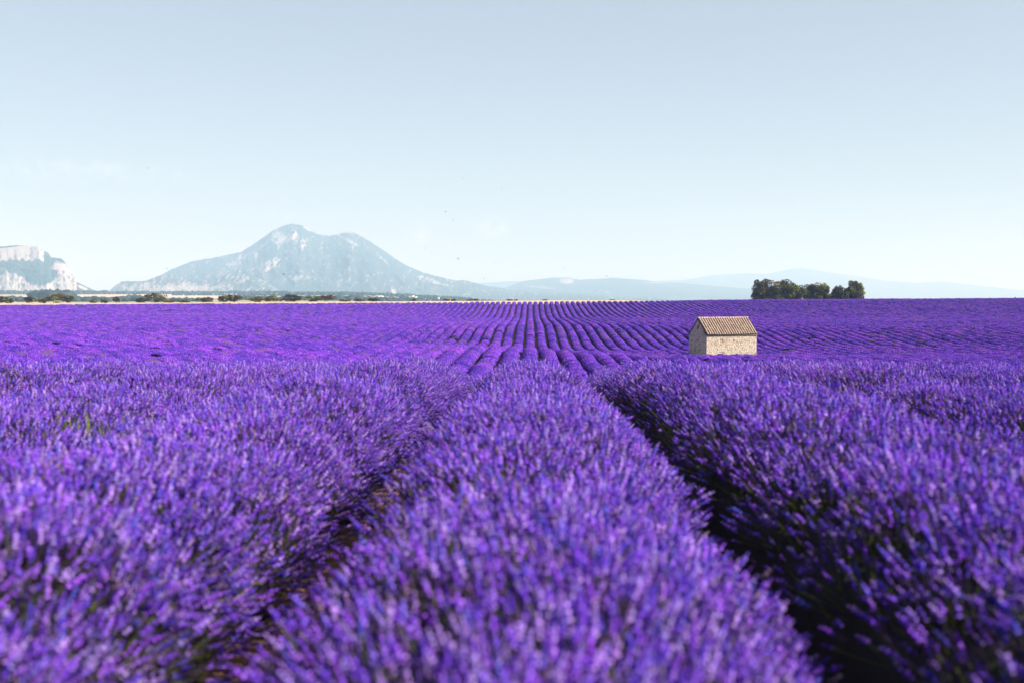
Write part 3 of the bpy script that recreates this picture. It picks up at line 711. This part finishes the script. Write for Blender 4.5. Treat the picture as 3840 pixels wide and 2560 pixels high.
# ------------------------------------------------------------------ hut
def build_hut():
    root = empty('stone_hut', (HX, HY, HZ), HA)
    tag(root, 'small stone hut with clay tile roof standing in the lavender', 'hut')
    r = np.random.default_rng(5)
    # core of the walls (mortar), set back behind the stones
    co = MB(); b = 0.06
    prof = [(b, 0), (HW - b, 0), (HW - b, EAVE - .02), (HW / 2, EAVE + RISE - .10), (b, EAVE - .02)]
    V = [(x, y, z) for x in (b, HL - b) for (y, z) in prof]
    co.add(V, [(4, 3, 2, 1, 0), (5, 6, 7, 8, 9)] + [(k, (k + 1) % 5, 5 + (k + 1) % 5, 5 + k) for k in range(5)])
    core = co.build('wall_core', M['mortar'], root)
    core['label'] = 'mortar joints between the wall stones'
    # stones of each wall
    def stonewall(name, length, to_world, topf, hole=None):
        mb = MB(); z = 0.0; cidx = 0
        while z < EAVE + RISE:
            ch = r.uniform(.10, .17); x = 0.0 if cidx % 2 else -.0
            while x < length - .02:
                sw = r.uniform(.16, .42); 
                if length - x - sw < .12: sw = length - x
                top = min(topf(x + .02), topf(x + sw - .02))
                if z < top - .04 and not (hole and hole[0] < x + sw / 2 < hole[1] and hole[2] < z + ch / 2 < hole[3]):
                    z1 = min(z + ch, top); g = .009
                    o = r.uniform(-.012, .018); j = lambda: r.uniform(-.008, .008)
                    f = [(x + g + j(), z + g + j()), (x + sw - g + j(), z + g + j()), (x + sw - g + j(), z1 - g + j()), (x + g + j(), z1 - g + j())]
                    bv = .012
                    cx, cz = x + sw / 2, (z + z1) / 2
                    inner = [(cx + (p - cx) * (1 - bv / (sw / 2)), cz + (q - cz) * (1 - min(.6, bv / max((z1 - z) / 2, .02)))) for p, q in f]
                    V = [to_world(p, q, .075) for p, q in f] + [to_world(p, q, .0 - o + .012) for p, q in f] + [to_world(p, q, -o) for p, q in inner]
                    t = r.uniform(); c = np.array((.54, .49, .43)) * r.uniform(.9, 1.08) if t < .86 else np.array((.45, .36, .29)) * r.uniform(.8, 1) if t < .98 else np.array((.26, .18, .13))
                    mb.add(V, [(0, 1, 5, 4), (1, 2, 6, 5), (2, 3, 7, 6), (3, 0, 4, 7), (4, 5, 9, 8), (5, 6, 10, 9), (6, 7, 11, 10), (7, 4, 8, 11), (8, 9, 10, 11)], np.clip(c, 0, .88))
                x += sw
            z += ch; cidx += 1
        o = mb.build(name, M['masonry'], root); o['kind'] = 'stuff'; return o
    gab = lambda y: EAVE - .05 + RISE * (1 - abs(y - HW / 2) / (HW / 2)) - .05
    flat = lambda x: EAVE - .10
    stonewall('long_wall', HL, lambda p, q, d: (p, d, q), flat)['label'] = 'sunlit long wall of pale stone'
    stonewall('long_wall', HL, lambda p, q, d: (HL - p, HW - d, q), flat)
    hole = (HW / 2 - .17, HW / 2 + .17, EAVE + .55, EAVE + .98)
    stonewall('gable_wall', HW, lambda p, q, d: (d, HW - p, q), gab, (HW - hole[1], HW - hole[0], hole[2], hole[3]))['label'] = 'gable wall in deep shade'
    stonewall('gable_wall', HW, lambda p, q, d: (HL - d, p, q), gab)
    mb = MB(); mb.box(.045, .058, hole[0] - .02, hole[1] + .02, hole[2], hole[3]); mb.build('vent_opening', M['darkglass'], root)
    mb = MB(); mb.box(-.32, .3, HW - .16, HW - .02, EAVE - .16, EAVE - .03); mb.build('beam_end', M['wood'], root)
    # roof: boarding, then channel and cover tiles
    nrm = math.hypot(HW / 2, RISE); ux, uz = (HW / 2) / nrm, RISE / nrm       # up the slope
    ov = .20                                                                # overhang down the slope
    slope = nrm + ov
    roof = MB()
    y0, z0 = -ov * ux, EAVE - ov * uz
    th = .05
    V = []
    for x in (-.08, HL + .08):
        V += [(x, y0, z0), (x, HW / 2, EAVE + RISE), (x, HW - y0, z0), (x, HW - y0, z0 + th), (x, HW / 2, EAVE + RISE + th), (x, y0, z0 + th)]
    roof.add(V, [(0, 1, 4, 5), (1, 2, 3, 4), (11, 10, 7, 6), (10, 9, 8, 7)] + [(k, 6 + k, 6 + (k + 1) % 6, (k + 1) % 6) for k in range(6)])
    ro = roof.build('roof', M['mortar'], root)
    ro['label'] = 'pale clay roof in columns of round tiles'
    def tile_mesh(name, r0, r1, ln, up, c):
        mb = MB(); n = 6; V = []
        for rr, t in ((r0, 0), (r1, ln)):
            for k in range(n + 1):
                a = math.pi * k / n; V.append((rr * math.cos(a), t, (rr * math.sin(a)) * up))
        for rr, t in ((r0 * .84, 0), (r1 * .84, ln)):
            for k in range(n + 1):
                a = math.pi * k / n; V.append((rr * math.cos(a), t, (rr * math.sin(a)) * up))
        m = n + 1; Fc = [(k, k + 1, m + k + 1, m + k) for k in range(n)] + [(2 * m + k + 1, 2 * m + k, 3 * m + k, 3 * m + k + 1) for k in range(n)]
        Fc += [(k + 1, k, 2 * m + k, 2 * m + k + 1) for k in range(n)] + [(m + k, m + k + 1, 3 * m + k + 1, 3 * m + k) for k in range(n)]
        mb.add(V, Fc, c); return mb.mesh(name, M['tile'], True)
    ncol = 21; pitch = (HL + .06) / ncol
    nt_ = 9; tl = slope / nt_ + .07
    tones = [(.43, .335, .275), (.41, .315, .25), (.46, .375, .315), (.37, .275, .215), (.43, .335, .27)]
    covers = [tile_mesh('roof_tile', .118, .106, tl, 1.0, c) for c in tones]
    channel = tile_mesh('channel_tile', .10, .115, tl, -.7, (.06, .04, .03))  # channels coloured near black, deepening the shade between cover tiles
    ang = math.atan2(uz, ux)
    for c in range(ncol):
        xc = -.03 + (c + .5) * pitch
        for k in range(nt_):
            t = k * slope / nt_
            o = obj('roof_tile', covers[r.integers(5)], ro)
            lift = .11
            o.location = (xc + r.normal(0, .008), y0 + t * ux - lift * uz, z0 + th + t * uz + lift * ux)
            o.rotation_euler = (ang - .02 + r.normal(0, .012), r.normal(0, .03), r.normal(0, .035)); o.location.z += r.normal(0, .008) - .05 * math.sin(math.pi * xc / HL)
    # channel tiles of the front and everything on the rear slope: joined
    def joined(name, items):
        Vs, Fs, Ls, Cs, n0 = [], [], [], [], 0
        for me, mt in items:
            v = np.zeros(len(me.vertices) * 3); me.vertices.foreach_get('co', v); v = v.reshape(-1, 3)
            mm = np.array(mt); Vs.append(v @ mm[:3, :3].T + mm[:3, 3])
            for p in me.polygons: Fs += [q + n0 for q in p.vertices]; Ls.append(len(p.vertices))
            c = np.zeros(len(me.vertices) * 4); me.color_attributes['col'].data.foreach_get('color', c); Cs.append(c.reshape(-1, 4)[:, :3])
            n0 += len(v)
        o = obj(name, mesh_np(name, np.concatenate(Vs), Fs, Ls, M['tile'], np.concatenate(Cs), True), ro); o['kind'] = 'stuff'; return o
    it = []
    for c in range(ncol + 1):
        xc = -.03 + c * pitch
        for k in range(nt_):
            t = k * slope / nt_
            it.append((channel, Matrix.Translation((xc, y0 + t * ux - .06 * uz, z0 + th + t * uz + .06 * ux)) @ Euler((ang, 0, 0)).to_matrix().to_4x4()))
    joined('channel_tiles', it)
    it = []
    for c in range(ncol):
        xc = -.03 + (c + .5) * pitch
        for k in range(nt_):
            t = k * slope / nt_
            it.append((covers[r.integers(5)], Matrix.Translation((xc, HW - (y0 + t * ux - .067 * uz), z0 + th + t * uz + .067 * ux)) @ Euler((ang, 0, math.pi), 'XYZ').to_matrix().to_4x4()))
    joined('rear_tiles', it)
    for q in range(18):   # ridge tiles
        o = obj('ridge_tile', covers[r.integers(5)] , ro)
        o.location = (-.10 + q * (HL + .2) / 18, HW / 2, EAVE + RISE + th + .06); o.rotation_euler = (0, 0, -math.pi / 2); o.scale = (1.15, 1.0, 1.0)
    # row of tile ends built into the wall under the eaves
    gm = tile_mesh('eave_tile', .085, .085, .24, 1.0, (.27, .20, .155))
    for q in range(26):
        o = obj('eave_tile', gm, root); o.location = (.14 + q * (HL - .28) / 25, -.15, EAVE - .145 + r.normal(0, .004)); o.rotation_euler = (0, 0, r.normal(0, .03))
    return root
build_hut()

# ------------------------------------------------------------------ trees and bushes
def crown_mesh(name, r, w, dp, h, base, nclump, nleaf, size, tones, mat):
    """leaf cards on many small clumps inside an uneven crown"""
    cen = []
    while len(cen) < nclump:
        p = r.uniform(-1, 1, 3)
        q = np.linalg.norm(p)
        if q > 1 or q < .35: continue
        cen.append(p)
    cen = np.array(cen); cr = r.uniform(.16, .35, nclump)
    cen = cen * (1 - cr[:, None] * .75)
    tone = np.array(tones)[r.choice(len(tones), nclump)] * r.uniform(.75, 1.2, (nclump, 1))
    k = r.integers(0, nclump, nleaf)
    dd = r.normal(0, 1, (nleaf, 3)); dd /= np.linalg.norm(dd, axis=1)[:, None]
    P = cen[k] + dd * (cr[k] * r.uniform(.45, 1.0, nleaf) ** .5)[:, None]
    P = P * (w / 2, dp / 2, h / 2) + (0, 0, base + h / 2)
    P[:, 2] = np.maximum(P[:, 2], .1)
    n = dd + r.normal(0, .6, (nleaf, 3)); n /= np.linalg.norm(n, axis=1)[:, None]
    u = np.cross(n, r.normal(0, 1, (nleaf, 3))); u /= np.linalg.norm(u, axis=1)[:, None]; v = np.cross(n, u)
    s = size * r.uniform(.6, 1.4, nleaf)[:, None]
    V = np.stack([P - u * s, P - v * s * .6, P + u * s, P + v * s * .6], 1).reshape(-1, 3)
    C = np.repeat(tone[k] * r.uniform(.8, 1.25, (nleaf, 1)), 4, 0)
    return mesh_np(name, V, np.arange(nleaf * 4), np.full(nleaf, 4), mat, np.clip(C, 0, 1))
DARK, OLIVE, LIME, RUST = (.042, .036, .020), (.085, .072, .026), (.20, .21, .035), (.30, .11, .10)
def tree(name, label, cat, px0, px1, top, base_py, Y, seed, tones, group, stems=1, nleaf=2600, dens=30, trunkh=.25, size=.30, up=0):
    r = np.random.default_rng(seed)
    a, b = at(px0, base_py, Y), at(px1, base_py, Y); t = at((px0 + px1) / 2, top, Y)
    x = (a.x + b.x) / 2; w = b.x - a.x; gz = float(ground_z(x, Y)) ; h = t.z - gz
    root = empty(name, (x, Y, gz)); tag(root, label, cat, group)
    mb = MB()
    for s_ in range(stems):
        o_ = 0 if stems == 1 else r.uniform(-.2, .2) * w
        rad = max(.05, h * .028) / math.sqrt(stems)
        mb.tube([(o_, 0, -.1), (o_ + r.normal(0, .03) * h, r.normal(0, .03) * h, h * .35), (o_ + r.normal(0, .06) * h, 0, h * .75)], [rad * 1.3, rad, rad * .35], 7)
        for q in range(5):
            an = r.uniform(0, 6.28); z0 = h * r.uniform(.2, .55)
            mb.tube([(o_, 0, z0), (o_ + math.cos(an) * w * .16, math.sin(an) * w * .16, z0 + h * .14), (o_ + math.cos(an) * w * .32, math.sin(an) * w * .32, z0 + h * .24)], [rad * .55, rad * .35, rad * .12], 5)
    mb.build('trunk', M['bark'], root)
    obj('crown', crown_mesh('crown', r, w * 1.24, max(w * .8, h * .6), h * (1 - trunkh * .6) * 1.03, h * trunkh * .6, dens, nleaf, size, tones, M['leaf']), root)
    return root
TG = 'clump of trees on the field edge'
TY = 452.0
for k, (nm, p0, p1, tp, tones, lab, n) in enumerate((
    ('oak_tree', 2818, 2912, 1047, [DARK, DARK, OLIVE], 'leftmost dark round oak of the tree clump on the horizon', 3600),
    ('oak_tree', 2898, 2995, 1049, [DARK, OLIVE, OLIVE, LIME], 'broad sunlit oak right of the reddish top in the tree clump', 3800),
    ('oak_tree', 2975, 3052, 1062, [OLIVE, LIME, DARK], 'yellowish green tree in the middle of the horizon clump', 2800),
    ('oak_tree', 3030, 3108, 1058, [DARK, OLIVE, OLIVE, LIME], 'green tree at the right end of the main clump', 3000),
    ('low_shrub', 3095, 3134, 1098, [OLIVE, LIME], 'low yellowish shrub filling the gap right of the main clump', 900),
    ('small_tree', 3122, 3174, 1071, [DARK, OLIVE, DARK], 'shorter of the two separate trees right of the clump', 2000),
    ('small_tree', 3166, 3236, 1053, [DARK, OLIVE, DARK, LIME], 'tall rightmost tree of the horizon clump', 2800),
)):
    tree(nm, lab, 'shrub' if 'shrub' in nm else 'tree', p0, p1, tp, 1122, TY + (k % 3) * 3 - 2, 900 + k, tones, TG, 1, int(n * 2.8), 52 if n > 1000 else 14, .05, .27)
tree('reddish_tree', 'slim reddish withered treetop showing between the two biggest oaks', 'tree', 2889, 2912, 1043, 1122, TY + 1, 931, [RUST, (.22, .10, .10)], TG, 1, 260, 9, .62, .26)
BG = 'bushes along the far edge of the straw field'
BUSH = [
 (-30, 26, 1106, 0, 'bright green bush cut by the left picture edge'), (10, 54, 1119, 2, 'low green bush next to the one at the left picture edge'),
 (90, 116, 1114, 0, 'left half of the small bush pair near the left edge'), (108, 138, 1111, 1, 'right half of the small bush pair near the left edge'),
 (136, 192, 1117, 2, 'low yellowish bush touching the biggest bush on its left'), (178, 252, 1097, 1, 'biggest bush on the left, below the cliff foot'), (236, 277, 1110, 0, 'lower bush leaning on the right of the biggest left bush'),
 (336, 362, 1125, 2, 'tiny low bush left of the lone upright bush'), (374, 389, 1120, 2, 'tiny bush pair, left one, near the upright bush'), (388, 406, 1125, 0, 'tiny bush pair, right one, near the upright bush'),
 (424, 449, 1112, 3, 'lone upright brownish bush on the straw edge'), (508, 556, 1117, 1, 'low bush at the left of the tall rounded bush'), (546, 622, 1097, 1, 'tall rounded bush on the straw edge, below the rocky foothill'),
 (612, 656, 1122, 2, 'low spreading bush right of the tall rounded bush'), (668, 716, 1124, 2, 'flat low bush before the pale far field'), (742, 800, 1112, 1, 'medium bush standing alone left of the bush pair'),
 (814, 862, 1105, 2, 'yellow green left bush of the tight pair below the peak'), (848, 908, 1103, 0, 'darker right bush of the tight pair below the peak'),
 (936, 992, 1113, 2, 'low yellowish bush starting the row of dark bushes'), (984, 1048, 1107, 1, 'rounded bush, second in the row of dark bushes'), (1040, 1060, 1119, 2, 'small filler bush between two rounded ones'),
 (1054, 1140, 1105, 0, 'wide dark bush straight under the mountain top'), (1146, 1206, 1109, 1, 'left bush of the last big pair on the straw edge'), (1196, 1256, 1105, 3, 'brownish right bush of the last big pair on the straw edge'),
 (1274, 1312, 1123, 2, 'flat small bush just right of the last big pair'), (1326, 1366, 1121, 1, 'small flat bush left of the lone dome bush'), (1378, 1422, 1117, 0, 'small dark dome bush nearest the white village'),
 (1546, 1562, 1121, 3, 'tiny dark bush below the white building'), (1664, 1686, 1121, 3, 'small reddish bush, left of two, on the straw edge'), (1690, 1712, 1123, 3, 'small reddish bush, right of two, on the straw edge'),
 (1748, 1778, 1123, 2, 'tiny low bush left of the field axis'), (1772, 1796, 1122, 1, 'tiny bush beside the low one left of the field axis'),
 (1902, 1926, 1123, 1, 'small dark bush above the field axis'), (1928, 1942, 1124, 0, 'smaller neighbour of the bush above the field axis'), (2036, 2056, 1125, 0, 'speck of bush right of the field axis'), (2280, 2306, 1125, 0, 'last tiny dark bush on the thin end of the straw strip')]
TN = {0: [DARK, OLIVE, DARK], 1: [DARK, OLIVE, OLIVE, LIME], 2: [OLIVE, LIME, OLIVE], 3: [(.14, .075, .04), OLIVE, DARK]}
for k, (p0, p1, tp, tn, lab) in enumerate(BUSH):
    Yb = 524 + (k * 37 % 9)
    wpx = p1 - p0
    tree('bush', lab, 'bush', p0, p1, tp, 1130, Yb, 1200 + k, TN[tn], BG, 2, int(500 + wpx * 18), 10 + wpx // 4, .05, .26)
tree('pointed_conifer', 'tiny pointed conifer on the skyline at the right edge', 'tree', 3801, 3817, 1108, 1126, 620, 1500, [DARK, (.05, .07, .05)], None, 1, 500, 16, .05, .3)

# ------------------------------------------------------------------ far woods on the plain (a mass nobody could count)
def wood(name, label, bands, seed):
    r = np.random.default_rng(seed); Vs, Cs, n = [], [], 0
    for (p0, p1, Y0, Y1, cnt, hs) in bands:
        px = r.uniform(p0, p1, cnt); Y = r.uniform(Y0, Y1, cnt)
        X = (px - 1988) / F * Y; Z = ground_z(X, Y); s = hs * r.uniform(.55, 1.3, cnt)
        V = IV[None] * (1 + r.normal(0, .16, (cnt, 12, 1))) * np.stack([s * r.uniform(.8, 1.5, cnt), s, s * .8], -1)[:, None] + np.stack([X, Y, Z + s * .45], -1)[:, None]
        Vs.append(V.reshape(-1, 3)); c = np.array((.035, .05, .042)) * r.uniform(.6, 1.5, (cnt, 1)); Cs.append(np.repeat(c, 12, 0)); n += cnt
    f = (np.array(IF)[None] + np.arange(n)[:, None, None] * 12).reshape(-1)
    o = obj(name, mesh_np(name, np.concatenate(Vs), f, np.full(n * 20, 3), M['farwood'], np.concatenate(Cs)))
    tag(o, label, 'wood', kind='stuff')
wood('far_wood', 'blue green belts of woodland on the plain below the mountains',
     [(-60, 120, 1700, 2100, 150, 5), (120, 250, 2100, 2500, 240, 12), (240, 560, 1700, 2100, 190, 5), (560, 780, 1700, 2000, 80, 4), (330, 1080, 3950, 4200, 700, 8),
      (640, 1060, 3280, 3360, 110, 5), (880, 1560, 2000, 2700, 420, 5), (1060, 1760, 3500, 4000, 600, 7), (1500, 2000, 2600, 3400, 260, 5), (-80, 400, 3900, 4200, 300, 9), (470, 530, 2300, 3000, 40, 5)], 71)

# ------------------------------------------------------------------ the white village at the mountain foot
def house(label, px0, px1, ptop, Y, kind='gable', extra=None):
    a, b = at(px0, ptop, Y), at(px1, ptop, Y)
    x0, x1, zt = a.x, b.x, a.z; gz = float(ground_z((x0 + x1) / 2, Y)) - 1
    root = empty('far_building', ((x0 + x1) / 2, Y, gz)); tag(root, label, 'building', 'pale buildings of the village below the mountain')
    w = (x1 - x0) / 2; h = zt - gz; d = max(5, min(w, 14))
    mb = MB(); mb.box(-w, w, -d, d, 0, h * (1 if kind == 'flat' else .8)); mb.build('wall', M['plaster'], root)
    if kind == 'gable':
        m2 = MB(); o = .4
        V = [(x, y, z) for x in (-w - o, w + o) for (y, z) in ((-d - o, h * .79), (0, h), (d + o, h * .79))]
        m2.add(V, [(0, 2, 1), (3, 4, 5), (0, 1, 4, 3), (1, 2, 5, 4), (2, 0, 3, 5)]); m2.build('roof', M['tileroof'] if w < 12 else M['plaster'], root)
    else:
        m2 = MB(); m2.box(-w - .3, w + .3, -d - .3, d + .3, h * 1.003, h * 1.05); m2.build('roof', M['plaster'], root)
        if extra:
            m3 = MB(); m3.box(w + .05, w + extra[0], -d * .8, d * .8, 0, h * extra[1]); m3.build('wing', M['plaster'], root)
            m3 = MB(); m3.box(-w - extra[0] * .8, -w - .05, -d * .8, d * .8, 0, h * .86); m3.build('wing', M['plaster'], root)
    nwin = max(2, int(w / 3))
    wm = MB(); ww = w / nwin * .35; wm.box(-ww, ww, -.06, .06, -.9, .9); wmesh = wm.mesh('window', M['darkglass'])
    for k in range(min(nwin, 6)):
        o = obj('window', wmesh, root); o.location = (-w + (k + .5) * 2 * w / min(nwin, 6), -d - .02, h * .45)
house('tall white block standing above the village roofs', 1543, 1553, 1109, 2950, 'flat', (9, .72))
house('long low pale shed at the left of the village', 1330, 1357, 1115, 2900)
house('long white hall above the left shed', 1396, 1436, 1110, 3000)
house('low pale house left of the white block', 1468, 1500, 1117, 2850)
house('small house between shed and white block', 1508, 1518, 1117, 2900)
house('low white house joined right of the white block', 1566, 1580, 1119, 2850)
house('tiny pale house lone at the right of the village', 1640, 1648, 1115, 3100)
house('small pale barn near the field axis', 1668, 1690, 1121, 2500)
house('small white farm below the foothill, seen over dark bushes', 1146, 1152, 1106, 3300)

# ------------------------------------------------------------------ insects over the field
body = MB()
body.tube([(0, -.009, 0), (0, -.005, .001), (0, 0, .0015), (0, .005, .001), (0, .009, 0)], [.0012, .0038, .003, .0042, .0012], 6)
bmesh_ = body.mesh('body', M['insect'], True)
wg = MB(); wg.add([(0, .002, 0), (.013, .007, .004), (.016, .001, .005), (.010, -.003, .003)], [(0, 1, 2, 3), (3, 2, 1, 0)][:1]); wmesh_ = wg.mesh('wing', M['insect'])
for k, (px, py, Y) in enumerate(((1737, 670, 15), (1672, 795, 13), (1882, 710, 16), (1700, 825, 17), (1593, 932, 14), (1718, 971, 10), (1860, 989, 18), (1816, 1045, 12), (2275, 1037, 11), (1063, 1030, 9), (627, 1009, 9), (1102, 873, 10), (2112, 1007, 16), (555, 631, 15), (690, 640, 14))):
    p = at(px, py, Y); o = empty('flying_insect', p, random.uniform(0, 6.28))
    tag(o, 'tiny dark insect in flight above the lavender, a speck against the sky or mountains', 'insect', 'insects in flight')
    obj('body', bmesh_, o)
    for s in (1, -1):
        wo = obj('wing', wmesh_, o); wo.scale = (s, 1, 1)
